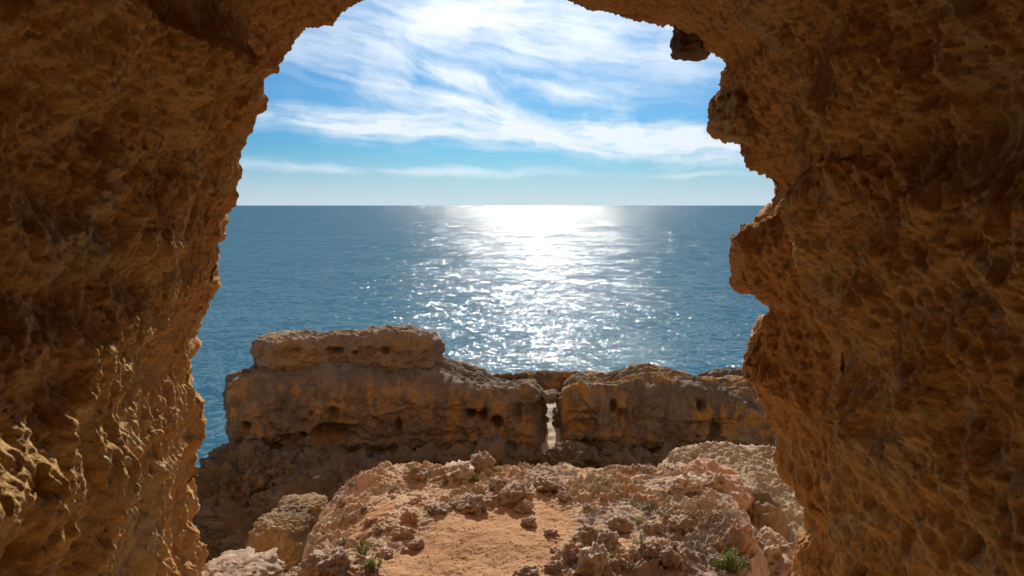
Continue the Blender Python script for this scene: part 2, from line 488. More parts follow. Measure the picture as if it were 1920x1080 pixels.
def cast(pts, d, th):
    x, z = polar(pts, d)
    x2, z2 = np.roll(x, -1), np.roll(z, -1)
    best = np.full(len(th), 99.0)
    c, s = np.cos(th), np.sin(th)
    for a, b, e, f in zip(x, z, x2, z2):
        den = c * (f - b) - s * (e - a)
        den = np.where(np.abs(den) < 1e-9, 1e-9, den)
        t_ = (a * (f - b) - b * (e - a)) / den
        u_ = (a * s - b * c) / den
        ok = (t_ > 0) & (u_ >= 0) & (u_ <= 1)
        best = np.where(ok & (t_ < best), t_, best)
    return best


def build_cave():
    NTH = 1300
    # denser around the visible part; the underside (below the floor) is coarse
    tt = np.linspace(0, 1, NTH, endpoint=False)
    th0 = np.linspace(-math.pi, math.pi, 4001)
    dens_ = np.where(np.abs(th0 + math.pi / 2) < 0.62, 0.15, 1.0)
    cum = np.concatenate([[0], np.cumsum((dens_[1:] + dens_[:-1]) / 2)]); cum /= cum[-1]
    th = np.interp(tt, cum, th0)
    Ro = cast(SIL, D_OUT, th)
    # the nearer edge of the wall, where it stands clear of the outer rim
    def edge(pts):
        x, z = polar(pts, D_IN)
        a = np.arctan2(z, x); r = np.hypot(x, z)
        return a, r
    Ri = Ro * 1.01 + 0.045
    step = np.zeros_like(Ro)
    aR, rR = edge([(1455, 330), (1470, 400), (1488, 470), (1506, 540), (1525, 590), (1535, 655), (1545, 740), (1537, 790), (1552, 865), (1552, 905), (1553, 965), (1550, 1000), (1545, 1080), (1540, 1300)])
    o = np.argsort(aR); aR, rR = aR[o], rR[o]
    mR = sst(th, aR[0] - 0.05, aR[0] + 0.05) * (1 - sst(th, aR[-1] - 0.10, aR[-1] + 0.04))
    Ri = Ri * (1 - mR) + np.interp(th, aR, rR) * mR; step = np.maximum(step, mR)
    thu = np.where(th < -math.pi / 2, th + 2 * math.pi, th)
    aL, rL = edge([(520, 108), (470, 150), (430, 190), (400, 245), (377, 265), (372, 300), (375, 340), (360, 380), (352, 430), (368, 475)])
    aL = np.where(aL < -math.pi / 2, aL + 2 * math.pi, aL)
    o = np.argsort(aL); aL, rL = aL[o], rL[o]
    mL = sst(thu, aL[0] - 0.02, aL[0] + 0.08) * (1 - sst(thu, aL[-1] - 0.06, aL[-1] + 0.06))
    Ri = Ri * (1 - mL) + np.interp(thu, aL, rL) * mL; step = np.maximum(step, mL)
    Rm = np.maximum(Ro, Ri)
    left = sst(-np.cos(th), 0.2, 0.8)
    ky = [3.6, 5.5, 5.15, 4.78, 4.6, 4.46, 4.18, 3.95, 3.7, 2.9, 1.9, 0.6, -1.5, -3.0, -3.6]
    lowright = sst(np.cos(th), 0.2, 0.8) * sst(-np.sin(th), -0.15, 0.35)
    lowleft = left * sst(-np.sin(th), -0.15, 0.35)
    kr = [Ro + 18.0, Ro + 1.4, Ro + 0.30, Ro + 0.05, Ro, Ro * (1 - 0.35 * step) + Rm * 0.35 * step + 0.015, Rm + 0.02 + 0.15 * step, Ri, Ri + 0.01,
          Ri * 1.015 + 0.04 - 0.1 * lowright, Ri * 1.04 + 0.09 - 0.16 * lowright, Ri * 1.1 + 0.2, Ri * 1.1 + 0.25, Ri * 0.8, Ri * 0 + 0.02]
    for i_, o_ in ((5, 0.01), (6, 0.04), (7, 0.08), (8, 0.13), (9, 0.27), (10, 0.44), (11, 0.50)):
        kr[i_] = kr[i_] * (1 - lowleft) + (Ro - o_) * lowleft
    # samples along the wall: fine where the picture looks
    seg = [24, 6, 14, 36, 30, 46, 40, 44, 112, 96, 40, 16, 8, 5]
    yy, RR = [], []
    for i, n in enumerate(seg):
        for k in range(n):
            f = k / n
            yy.append(ky[i] * (1 - f) + ky[i + 1] * f); RR.append(kr[i] * (1 - f) + kr[i + 1] * f)
    yy.append(ky[-1]); RR.append(kr[-1])
    yy = np.array(yy); RR = np.array(RR).T                     # NTH x NS
    # soften the knots except at the rims
    for _ in range(3):
        RR[:, 1:-1] = 0.25 * RR[:, :-2] + 0.5 * RR[:, 1:-1] + 0.25 * RR[:, 2:]
    # far inside the cross-section loses the rim's jagged outline
    NS = len(yy)
    ker = np.hanning(41); ker /= ker.sum()
    pad = np.concatenate([RR[-20:], RR, RR[:20]], 0)
    RS = np.stack([np.convolve(pad[:, j], ker, 'valid') for j in range(NS)], 1)
    m = sst(-yy, -3.75, -2.9)[None, :]
    RR = RR * (1 - m) + RS * m
    G = np.zeros((NTH, NS, 3))
    G[..., 0] = AX + RR * np.cos(th)[:, None]
    G[..., 1] = yy[None, :]
    G[..., 2] = AZ + RR * np.sin(th)[:, None]
    N = grid_normals(G, True)
    inward = np.stack([-np.cos(th)[:, None] + 0 * RR, 0 * RR - 0.2, -np.sin(th)[:, None] + 0 * RR], -1)
    sgn = np.sign((N * inward).sum(-1).mean())
    N = N * sgn
    P = G.reshape(-1, 3); Nn = N.reshape(-1, 3)
    y = P[:, 1]
    rimw = 1 - np.exp(-((y - 4.3) / 0.5) ** 2) * 0.78       # keep the traced edge
    low = sst(-(P[:, 2] - AZ), -0.2, 0.9)                      # lower walls are lumpier, the roof smoother
    roof = sst(P[:, 2] - AZ, 0.7, 1.5)
    Pv = P * np.array([1.0, 1.12, 0.55])

    def dome(sc_, seed):
        f, _ = worley(Pv * sc_ + 1.7 * seed, seed)
        return np.sqrt(np.clip(1 - (f / 0.66) ** 2, 0, 1)) - 0.55
    var = sst(fbm(P * 1.9, 2, 33), -0.35, 0.30)
    rough = 0.45 + 0.55 * var
    d = (0.13 * fbm(P * 1.5, 2, 1) + 0.06 * fbm(P * 3.4 + 4, 2, 7)) * rimw
    d += 0.040 * fbm(Pv * 7.0, 5, 21, 0.61) * (0.75 + 0.25 * rimw) * (1 - 0.25 * roof)
    d += (0.010 + 0.040 * low) * dome(3.6, 11) * rimw
    d += (0.012 + 0.012 * low) * rough * dome(8.5, 12) * (1 - 0.4 * roof)
    d += 0.015 * rough * dome(18, 14) * (1 - 0.3 * roof) + 0.009 * dome(38, 15)
    d += 0.020 * (ridged(P * np.array([12.0, 13.0, 4.0]), 2, 9) - 0.6) * rough           # drip-like ribs
    f1, _ = worley(warp3(Pv, 6, 0.03, 75) * 6.5, 3)
    d -= 0.050 * sst(0.36 - f1, 0, 0.26) * sst(fbm(P * 2.6 + 8, 2, 37), -0.1, 0.35) * rimw  # hollows
    h1, _ = worley(Pv * 15, 31)
    edge_ = 1 - 0.65 * np.exp(-((y - D_OUT) / 0.15) ** 2)
    d -= 0.030 * sst(0.40 - h1, 0, 0.24) * rough * edge_
    h2, _ = worley(P * np.array([1, 1.1, 0.8]) * 29 + 2.2, 32)
    d -= 0.012 * sst(0.40 - h2, 0, 0.24) * edge_
    d += 0.004 * perlin(P * 95, 27)
    d -= 0.012 + 0.010 * np.exp(-((y - D_OUT) / 0.5) ** 2)
    ll = np.repeat(np.maximum(lowleft, 0.7 * left), NS)
    d -= 0.05 * ll * np.exp(-((y - D_OUT) / 0.4) ** 2)
    inside = sst(-y, -5.6, -5.0)
    P = P + Nn * (d * inside)[:, None]
    F = grid_faces(NTH, NS, True)
    outer = sst(y + 0.10 * fbm(P * 5, 3, 88), 3.85, 4.12)            # redder tone towards the outer lip
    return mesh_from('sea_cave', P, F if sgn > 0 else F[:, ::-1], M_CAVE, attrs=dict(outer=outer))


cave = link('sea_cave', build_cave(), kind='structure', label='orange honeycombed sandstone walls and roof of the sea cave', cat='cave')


def rock_mesh(name, dims, seed, mat, nu=64, nv=40, sq=2.6, rough=0.16, pit=0.06, freq=1.0, big=0.25):
    """a free-standing rock: squarish ellipsoid, broken up by noise; dims are half-sizes"""
    u = np.linspace(-math.pi, math.pi, nu, endpoint=False); v = np.linspace(-math.pi / 2, math.pi / 2, nv)
    U, V = np.meshgrid(u, v, indexing='ij')
    D = np.stack([np.cos(V) * np.cos(U), np.cos(V) * np.sin(U), np.sin(V)], -1)
    k = (np.abs(D) ** sq).sum(-1) ** (-1 / sq)
    B = (D * k[..., None]).reshape(-1, 3)
    rs = np.random.RandomState(seed); off = rs.rand(3) * 50
    Q = B * np.array(dims) / max(dims) * 1.5 * freq + off
    r = 1 + big * fbm(Q * 0.9, 2, seed) + rough * fbm(Q * 2.4, 4, seed + 3)
    f1, f2 = worley(warp3(Q, 2.0, 0.2) * 3.0, seed)
    r += pit * (1 - sst(f2 - f1, 0.02, 0.4)) - pit * 1.2 * sst(0.45 - f1, 0, 0.35)
    f1, _ = worley(Q * 8.0, seed + 1)
    r -= pit * 0.6 * sst(0.5 - f1, 0, 0.4)
    P = B * r[:, None] * np.array(dims)
    P.reshape(nu, nv, 3)[:, 0] = P.reshape(nu, nv, 3)[:, 0].mean(0); P.reshape(nu, nv, 3)[:, -1] = P.reshape(nu, nv, 3)[:, -1].mean(0)
    return mesh_from(name, P, grid_faces(nu, nv, True), mat)


# knobs on the right-hand rim and the dark wedged rock under the roof
def at_px(px, py, y): return tuple(W(px, py, y))
for (px, py, d, dims, sd) in [((1362), 215, 4.66, (0.105, 0.13, 0.145), 3), (1392, 225, 4.50, (0.10, 0.12, 0.14), 4), (1372, 150, 4.60, (0.06, 0.09, 0.09), 5)]:
    link('rock_knob', rock_mesh('rock_knob', dims, sd, M_CAVE, 72, 48, 2.3, 0.14, 0.05, 1.2, 0.2), cave, loc=at_px(px, py, d))
wr = link('wedged_rock', rock_mesh('wedged_rock', (0.12, 0.13, 0.075), 14, M_DARKROCK, 64, 40, 3.0, 0.10, 0.03, 1.0, 0.2), loc=at_px(1296, 88, 4.72),
     label='dark brown angular rock hanging from the cave roof against the sky', cat='rock')
link('upper_lump', rock_mesh('upper_lump', (0.075, 0.10, 0.06), 15, M_DARKROCK, 48, 30, 2.8, 0.12, 0.03), wr, loc=tuple(W(1286, 62, 4.72) - W(1296, 88, 4.72)))

# ------------------------------------------------------------------ the ledge in front of the cave
LZ = CAMZ - 3.05


def seg_dist(X, Y, poly):
    """signed distance to a closed plan polygon, positive inside"""
    d = np.full(X.shape, 1e9); ins = np.zeros(X.shape, bool)
    n = len(poly)
    for i in range(n):
        ax, ay = poly[i]; bx, by = poly[(i + 1) % n]
        ex, ey = bx - ax, by - ay
        t_ = np.clip(((X - ax) * ex + (Y - ay) * ey) / (ex * ex + ey * ey + 1e-12), 0, 1)
        d = np.minimum(d, np.hypot(X - ax - t_ * ex, Y - ay - t_ * ey))
        c = ((ay > Y) != (by > Y)) & (X < ex * (Y - ay) / (ey if abs(ey) > 1e-12 else 1e-12) + ax)
        ins ^= c
    return np.where(ins, d, -d)


def plan(pts, z): return [tuple(q[:2]) for q in onz([p[0] for p in pts], [p[1] for p in pts], z)]


EDGE = plan([(520, 1075), (545, 1010), (575, 960), (605, 905), (640, 880), (700, 868), (775, 862), (850, 876), (930, 872), (1010, 864), (1090, 868), (1180, 868),
             (1250, 878), (1330, 900), (1385, 935), (1405, 980), (1400, 1060), (1400, 1100)], LZ)
EDGE = [(-6, -3), (-6, 5.2), (-2.75, 5.55), (-2.55, 5.95), (-2.12, 5.95)] + EDGE + [(2.35, 5.45), (6, 5.2), (6, -3)]
SAND = plan([(690, 1100), (700, 1055), (760, 1010), (800, 975), (850, 955), (930, 945), (985, 930), (1000, 905), (1030, 905), (1045, 940), (1085, 955), (1075, 1000), (1060, 1030), (1040, 1100)], LZ)
SAND2 = plan([(600, 1000), (680, 950), (760, 925), (800, 935), (760, 970), (690, 1000), (640, 1020)], LZ)
SAND3 = plan([(1165, 985), (1190, 1000), (1195, 1035), (1165, 1040), (1155, 1010)], LZ)


def build_ledge():
    xs = np.concatenate([np.linspace(-6, -2.9, 40, endpoint=False), np.linspace(-2.9, 3.0, 560), np.linspace(3.02, 6, 40)])
    ysl = np.concatenate([np.linspace(-3, 5.0, 100, endpoint=False), np.linspace(5.0, 9.6, 430)])
    X, Y = np.meshgrid(xs, ysl, indexing='ij')
    P0 = np.stack([X.ravel(), Y.ravel(), np.zeros(X.size)], 1)
    Xw = X + 0.09 * fbm(P0 * 2.2, 3, 5).reshape(X.shape); Yw = Y + 0.09 * fbm(P0 * 2.2 + 9, 3, 6).reshape(X.shape)
    ed = seg_dist(Xw, Yw, EDGE)
    sd = np.maximum(np.maximum(seg_dist(Xw, Yw, SAND), seg_dist(Xw, Yw, SAND2) * 0.8 - 0.05), seg_dist(Xw, Yw, SAND3))
    sand = sst(sd + 0.10 * fbm(P0 * 4.5, 3, 61).reshape(X.shape), -0.06, 0.18)
    inn = sst(-Y, -5.3, -4.2)                                   # trodden floor inside the cave
    sand = np.maximum(sand, inn); bounce_cut = sst(-Y, -2.2, -0.3); dry = sst(-Y, -5.5, -5.0)  # unseen floor tones set for wall bounce: dark far in, pale at the mouth
    rim = sst(-ed, -0.55, 0.0)                                  # rough crust along the edge
    z = np.full(X.shape, LZ)
    z += 0.05 * fbm(P0 * 0.9, 3, 12).reshape(X.shape)
    # shape: hump on the right, raised far lip, fall to the left
    def hump(px, py, h, rx, ry, zz=LZ):
        c = onz(px, py, zz)
        return h * np.exp(-((X - c[0]) / rx) ** 2 - ((Y - c[1]) / ry) ** 2)
    z += hump(1290, 905, 0.06, 0.42, 0.35) + hump(1330, 970, 0.13, 0.35, 0.4)
    z += hump(700, 890, 0.10, 0.35, 0.25) + hump(1390, 1020, 0.14, 0.2, 0.6)
    z += hump(640, 1075, 0.10, 0.35, 0.25) + hump(1250, 1060, 0.08, 0.5, 0.25)
    z -= 0.30 * sst(-X, 1.15, 2.3) * sst(Y, 5.6, 6.3)
    # crusty bedrock
    rough = (1 - sand) * sst(Y, 4.6, 5.4)
    Q = warp3(P0 * np.array([1, 1, 1.0]), 3.5, 0.10, 80)
    f1, f2 = worley(Q * 6.0, 41)
    g1, g2 = worley(Q * 15.0 + 4.0, 42)
    c1, _ = worley(warp3(P0, 12, 0.025, 83) * 34.0, 43)
    crust = (0.060 * np.sqrt(np.clip(0.62 - f1, 0, 1)) + 0.034 * np.sqrt(np.clip(0.60 - g1, 0, 1)) + 0.016 * np.sqrt(np.clip(0.6 - c1, 0, 1))
             + 0.018 * ridged(Q * 3.0, 3, 44, 0.5) + 0.016 * fbm(P0 * 26, 3, 46, 0.6))
    zone = 0.45 + 0.75 * sst(fbm(P0 * 1.4 + 3.0, 3, 48), -0.25, 0.35)
    z += (crust.reshape(X.shape) - 0.035) * rough * zone.reshape(X.shape) * 1.35
    z += 0.014 * fbm(P0 * 6, 4, 49, 0.6).reshape(X.shape) * sand + 0.005 * fbm(P0 * 34, 2, 52).reshape(X.shape) * sand
    # the sides fall away
    out = np.clip(-ed, 0, None)
    z -= 0.5 * sst(-ed, -0.20, 0.12) * 0.22 + np.minimum(out * 4.2, 7.0) * sst(Y, 4.9, 5.3)
    grey = sst(fbm(P0 * 1.1 + 20, 3, 55).reshape(X.shape) + 0.6 * sst(X, 0.6, 1.6) + 0.35 * rim, 0.15, 0.65)
    G = np.stack([X, Y, z], -1)
    # rough relief on the falling sides, pushed sideways
    N = grid_normals(G); N *= np.sign(N[..., 2:3].mean())
    Pn = G.reshape(-1, 3)
    side = sst(-ed, 0.0, 0.15).ravel()
    Pn = Pn + N.reshape(-1, 3) * (side * (0.12 * fbm(Pn * 2.5, 4, 58) + 0.04 * ridged(Pn * 6, 3, 59)))[:, None]
    me = mesh_from('rock_ledge', Pn, grid_faces(len(xs), len(ysl)), ledge_material(), attrs=dict(bounce_cut=bounce_cut.ravel(), dry=dry.ravel(), sand=sand.ravel(), grey=(grey * (1 - side.reshape(X.shape))).ravel()))
    return me, xs, ysl, Pn.reshape(len(xs), len(ysl), 3)[..., 2]


ledge_me, LX, LY, LH = build_ledge()
ledge = link('rock_ledge', ledge_me, kind='structure', label='sunlit ledge of crusty pink rock with a sandy orange path', cat='ledge')


def ground_z(x, y):
    i = int(np.clip(np.searchsorted(LX, x), 1, len(LX) - 1)); j = int(np.clip(np.searchsorted(LY, y), 1, len(LY) - 1))
    return float(LH[i - 1:i + 1, j - 1:j + 1].mean())


def on_ledge(px, py):
    z = LZ
    for _ in range(6):
        q = onz(px, py, z); z = 0.5 * z + 0.5 * ground_z(q[0], q[1])
    q = onz(px, py, z)
    return float(q[0]), float(q[1]), ground_z(q[0], q[1])


# ------------------------------------------------------------------ mesas: the ridge out in the water
def mesa(name, front, back, dF, dB, zbase, mat, seed, nu=420, nside=120, ntop=60, rnd=0.35, lean=0.25, big=0.35, mid=0.22, fine=0.07, recess=None, bow=0.6,
         holes=(), pits=0.2, pads=(0, 0)):
    """front / back: the picture lines of the front and back top edges, standing at the distances dF and dB.
    A closed plan outline carries a side wall, a rounded shoulder and a top surface."""
    fx = np.array([p[0] for p in front], float); fz = W(fx, [p[1] for p in front], dF)
    bx = np.array([p[0] for p in back], float); bz = W(bx, [p[1] for p in back], dB)
    x0, x1 = fz[0, 0], fz[-1, 0]
    xb0, xb1 = bz[0, 0], bz[-1, 0]
    # plan outline, anticlockwise from the front left corner, superelliptic corners
    def outline(n):
        nf = int(n * 0.62)
        s = np.linspace(0, 1, nf)
        f = np.stack([x0 + (x1 - x0) * s, dF - bow * 0 * s], 1)
        ns = int((n - nf) * 0.28)
        e = np.linspace(0, 1, ns + 2)[1:-1]
        r_ = np.stack([x1 + (xb1 - x1) * e + 0.5 * np.sin(math.pi * e), dF + (dB - dF) * e], 1)
        nb = n - nf - 2 * ns
        s = np.linspace(0, 1, nb)
        b_ = np.stack([xb1 + (xb0 - xb1) * s, dB + 0 * s], 1)
        l_ = np.stack([xb0 + (x0 - xb0) * e - 0.3 * np.sin(math.pi * e), dB + (dF - dB) * e], 1)
        return np.concatenate([f, r_, b_, l_])
    O = outline(nu)
    k = np.hanning(9); k /= k.sum()
    for _ in range(3):
        pad = np.concatenate([O[-4:], O, O[:4]])
        O = np.stack([np.convolve(pad[:, i], k, 'valid') for i in (0, 1)], 1)
    cx = O[:, 0]; cy = O[:, 1]
    midy = (dF + dB) / 2
    def ztop(X, Y):
        a = np.interp(X * 1.0, fz[:, 0], fz[:, 2]); b = np.interp(X * 1.0, bz[:, 0], bz[:, 2])
        t_ = np.clip((Y - dF) / (dB - dF), 0, 1)
        t_ = t_ * t_ * (3 - 2 * t_)
        return a * (1 - t_) + b * t_
    # inward direction: towards the spine
    spx = np.clip(cx, min(x0, xb0) + 0.35 * (dB - dF), max(x1, xb1) - 0.35 * (dB - dF))
    inx, iny = spx - cx, midy - cy
    L = np.hypot(inx, iny) + 1e-6
    ux, uy = inx / L, iny / L
    cols = []
    zt0 = ztop(cx, cy)
    for j in range(nside):
        f = j / (nside - 1)
        z = zbase + (zt0 - rnd - zbase) * f
        ofs = lean * f
        if recess is not None:
            zr, hr, dr = recess
            ofs = ofs + dr * np.exp(-((z - zr) / hr) ** 2)
        cols.append(np.stack([cx + ux * ofs, cy + uy * ofs, z], 1))
    for j in range(1, 13):
        a = j / 12 * math.pi / 2
        ofs = lean + rnd * (1 - math.cos(a))
        X, Y = cx + ux * ofs, cy + uy * ofs
        cols.append(np.stack([X, Y, ztop(X, Y) * (j / 12) + (1 - j / 12) * zt0 - rnd * (1 - math.sin(a))], 1))
    o0 = lean + rnd
    for j in range(1, ntop + 1):
        f = j / ntop
        ofs = o0 + (L - o0) * f
        X, Y = cx + ux * ofs, cy + uy * ofs
        cols.append(np.stack([X, Y, ztop(X, Y)], 1))
    G = np.stack(cols, 1)
    N = grid_normals(G, True)
    cen = G[..., :2] - np.array([0.5 * (x0 + x1), midy])
    test = (N[:, :nside // 2, 0] * -ux[:, None] + N[:, :nside // 2, 1] * -uy[:, None]).mean()
    sg = 1 if test > 0 else -1
    N = N * sg
    P = G.reshape(-1, 3); Nn = N.reshape(-1, 3)
    rs = np.random.RandomState(seed); off = rs.rand(3) * 40
    Q = P + off
    hz = np.array([1, 1, 1.7])                                   # beds lie level
    d = big * fbm(Q * hz * 0.33, 3, seed) + mid * fbm(Q * hz * 1.1, 4, seed + 5)
    Qw = warp3(Q, 0.9, 0.3, seed + 7)
    f1, f2 = worley(Qw * 1.1, seed + 9)
    g1, g2 = worley(Qw * 3.1, seed + 10)
    d -= pits * sst(0.36 - f1, 0, 0.22) + pits * 0.45 * sst(0.42 - g1, 0, 0.3)
    d += fine * ridged(Q * 2.6, 4, seed + 12, 0.55) - fine * 0.8
    d += 0.12 * fbm(Q * np.array([2.0, 2.0, 0.35]), 3, seed + 17) * sst(np.abs(Nn[:, 2]), 0.6, 0.2)   # runnels down the faces
    bed = perlin(np.stack([Q[:, 0] * 0.12, Q[:, 1] * 0.12, Q[:, 2] * 2.3 + 0.5 * perlin(Q * 0.5, seed + 18)], 1), seed + 19)
    d += 0.09 * (sst(bed, -0.10, 0.06) - 0.5)                     # harder and softer beds
    d += 0.05 * fbm(Q * 6, 4, seed + 14, 0.62)
    for (px, py, dd, rx, rz, dep) in holes:
        c = W(px, py, dd)
        q = ((P[:, 0] - c[0]) / rx) ** 2 + ((P[:, 2] - c[2]) / rz) ** 2
        q = q * (1 + 1.1 * perlin(P * 2.6, seed + 21))
        d -= dep * np.exp(-np.abs(q) ** 1.5) * (np.abs(P[:, 1] - dd) < 1.5)
    P = P + Nn * d[:, None]
    F = grid_faces(nu, G.shape[1], True)
    return mesh_from(name, P, F if sg > 0 else F[:, ::-1], mat)


ridge = link('rock_ridge', None, label='long brown sandstone ridge with a flat cap rising from the sea behind the ledge', cat='rock ridge', loc=(0, 0, 0))
holesL = [(883, 783, 24, 0.17, 0.16, 0.9), (905, 787, 24, 0.17, 0.18, 0.9), (930, 796, 24, 0.2, 0.2, 0.8), (622, 818, 24, 0.62, 0.34, 1.0), (745, 805, 24, 0.12, 0.2, 0.5), (462, 800, 24, 0.12, 0.12, 0.4), (625, 775, 24, 0.22, 0.25, 0.35), (970, 780, 24, 0.14, 0.3, 0.4)]
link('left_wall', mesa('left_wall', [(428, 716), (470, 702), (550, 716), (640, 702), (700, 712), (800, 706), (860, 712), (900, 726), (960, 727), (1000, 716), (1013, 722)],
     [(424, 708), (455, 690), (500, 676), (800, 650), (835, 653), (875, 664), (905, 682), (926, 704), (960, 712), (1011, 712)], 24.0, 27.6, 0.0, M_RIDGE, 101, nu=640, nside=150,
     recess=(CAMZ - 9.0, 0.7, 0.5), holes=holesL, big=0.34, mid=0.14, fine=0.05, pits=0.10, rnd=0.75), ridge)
link('cap_block', mesa('cap_block', [(497, 640), (560, 633), (640, 630), (700, 625), (770, 626), (806, 640)],
     [(500, 622), (560, 616), (640, 612), (720, 608), (775, 611), (805, 626)], 25.0, 28.0, CAMZ - 6.3, M_CAP, 131, nu=420, nside=60, ntop=40, rnd=0.45, lean=-0.10, big=0.24, mid=0.16,
     fine=0.05, pits=0.16, holes=[(628, 660, 25, 0.3, 0.16, 0.6), (665, 663, 25, 0.1, 0.1, 0.4), (722, 660, 25, 0.14, 0.12, 0.4), (540, 665, 25, 0.4, 0.22, 0.3)]), ridge)
link('cap_overhang', rock_mesh('cap_overhang', (0.75, 1.2, 0.36), 33, M_CAP, 90, 50, 2.8, 0.12, 0.05, 1.3, 0.15), ridge, loc=tuple(W(522, 645, 26.2)))
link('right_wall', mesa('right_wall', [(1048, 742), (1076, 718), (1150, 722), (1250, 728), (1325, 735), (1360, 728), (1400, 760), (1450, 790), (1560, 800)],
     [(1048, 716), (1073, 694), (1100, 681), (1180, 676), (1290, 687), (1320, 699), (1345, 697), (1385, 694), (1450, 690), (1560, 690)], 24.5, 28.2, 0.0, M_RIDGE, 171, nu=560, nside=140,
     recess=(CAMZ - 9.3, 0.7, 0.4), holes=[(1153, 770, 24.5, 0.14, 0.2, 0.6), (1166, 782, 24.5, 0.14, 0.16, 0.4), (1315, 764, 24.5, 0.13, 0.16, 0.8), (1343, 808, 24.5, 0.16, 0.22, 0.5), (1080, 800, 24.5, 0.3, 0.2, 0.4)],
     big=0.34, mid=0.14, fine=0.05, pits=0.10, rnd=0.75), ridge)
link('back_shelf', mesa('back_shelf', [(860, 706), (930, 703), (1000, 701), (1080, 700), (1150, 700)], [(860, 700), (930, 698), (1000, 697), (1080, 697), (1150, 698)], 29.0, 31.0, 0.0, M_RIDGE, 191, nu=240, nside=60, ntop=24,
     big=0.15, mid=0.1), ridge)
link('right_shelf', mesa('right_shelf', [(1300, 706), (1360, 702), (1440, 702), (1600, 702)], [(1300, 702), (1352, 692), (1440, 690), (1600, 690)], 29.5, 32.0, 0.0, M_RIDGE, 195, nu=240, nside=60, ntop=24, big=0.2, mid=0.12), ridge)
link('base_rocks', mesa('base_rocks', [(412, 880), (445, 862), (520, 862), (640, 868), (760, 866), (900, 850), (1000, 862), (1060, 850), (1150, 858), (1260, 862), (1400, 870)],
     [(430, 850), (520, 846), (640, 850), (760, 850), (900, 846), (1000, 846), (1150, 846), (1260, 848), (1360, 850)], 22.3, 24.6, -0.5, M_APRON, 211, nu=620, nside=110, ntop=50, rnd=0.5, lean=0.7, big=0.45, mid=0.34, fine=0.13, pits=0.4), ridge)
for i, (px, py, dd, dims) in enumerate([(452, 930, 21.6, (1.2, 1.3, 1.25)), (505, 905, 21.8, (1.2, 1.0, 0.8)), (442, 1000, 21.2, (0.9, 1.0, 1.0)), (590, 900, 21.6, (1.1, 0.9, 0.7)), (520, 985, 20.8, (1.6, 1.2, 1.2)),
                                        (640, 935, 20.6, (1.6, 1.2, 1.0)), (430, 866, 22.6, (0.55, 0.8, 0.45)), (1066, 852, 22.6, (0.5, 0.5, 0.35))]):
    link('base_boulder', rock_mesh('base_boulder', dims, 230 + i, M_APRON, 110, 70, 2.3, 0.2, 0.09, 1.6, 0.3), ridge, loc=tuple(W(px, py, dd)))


# pale worn steps climbing the cleft between the two walls
def box_mesh(name, a, b, mat, seed):
    n = 8
    s = np.linspace(0, 1, n)
    V, F = [], []
    for ax_ in range(3):
        for side in (0, 1):
            U, Vv = np.meshgrid(s, s, indexing='ij')
            q = np.zeros((n, n, 3)); o_ = [i for i in range(3) if i != ax_]
            q[..., ax_] = side; q[..., o_[0]] = U; q[..., o_[1]] = Vv
            base = sum(len(v) for v in V)
            V.append(q.reshape(-1, 3)); F.append(grid_faces(n, n) + base)
    P = np.concatenate(V); P = np.array(a) + P * (np.array(b) - np.array(a))
    P = P + 0.03 * np.stack([perlin(P * 3.1 + 40 * k, seed) for k in range(3)], 1)
    return mesh_from(name, P, np.concatenate(F), mat, smooth=False)


ra, rb = W(1027, 862, 24.0), W(1027, 752, 28.0)
U, V_ = np.meshgrid(np.linspace(0, 1, 12), np.linspace(0, 1, 80), indexing='ij')
Gp = np.stack([0.85 + 1.0 * U, 24.0 + 4.3 * V_, ra[2] + (rb[2] - ra[2]) * V_ * 1.05 + 0.05 * np.round(V_ * 9) / 9], -1).reshape(-1, 3)
Gp[:, 2] += 0.05 * fbm(Gp * 1.7, 3, 77)
link('cleft_path', mesh_from('cleft_path', Gp, grid_faces(12, 80), M_STAIR), kind='structure', label='pale sunlit path climbing the narrow cleft of the ridge', cat='path')
link('cleft_stone', rock_mesh('cleft_stone', (0.30, 0.42, 0.19), 312, M_RIDGE, 48, 30), loc=tuple(W(1030, 743, 25.2)), label='stone jammed in the top of the cleft above the pale steps', cat='stone')

# ------------------------------------------------------------------ nearer rocks beside the ledge
link('pale_slab', mesa('pale_slab', [(1300, 1080), (1400, 1050), (1480, 1035), (1600, 1030), (1800, 1030)], [(1200, 868), (1260, 840), (1330, 822), (1440, 814), (1560, 814)], 9.9, 17.0, 2.0, M_PALE, 401, nu=520, nside=60, ntop=170,
     rnd=0.5, lean=0.3, big=0.2, mid=0.10, fine=0.075, pits=0.10), label='pale weathered rock slab sloping away right of the ledge', cat='rock slab')
ob = link('ochre_boulder', rock_mesh('ochre_boulder', (0.46, 0.5, 0.38), 421, M_YELLOW, 150, 96, 4.6, 0.085, 0.04, 1.5, 0.13), loc=tuple(W(524, 1012, 13.0)), label='smooth ochre boulder with a sunlit top left of the ledge', cat='boulder')
link('boulder_shoulder', rock_mesh('boulder_shoulder', (0.48, 0.62, 0.19), 423, M_YELLOW, 120, 70, 2.6, 0.14, 0.06, 1.6, 0.2), ob, loc=tuple(W(560, 958, 13.9) - W(522, 1012, 13.0)))
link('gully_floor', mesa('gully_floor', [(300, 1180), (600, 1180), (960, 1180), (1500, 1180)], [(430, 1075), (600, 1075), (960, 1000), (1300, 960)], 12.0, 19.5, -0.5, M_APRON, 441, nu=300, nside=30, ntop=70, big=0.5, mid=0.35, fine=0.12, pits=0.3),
     kind='structure', label='dark rocky gully between the ledge and the ridge', cat='gully')
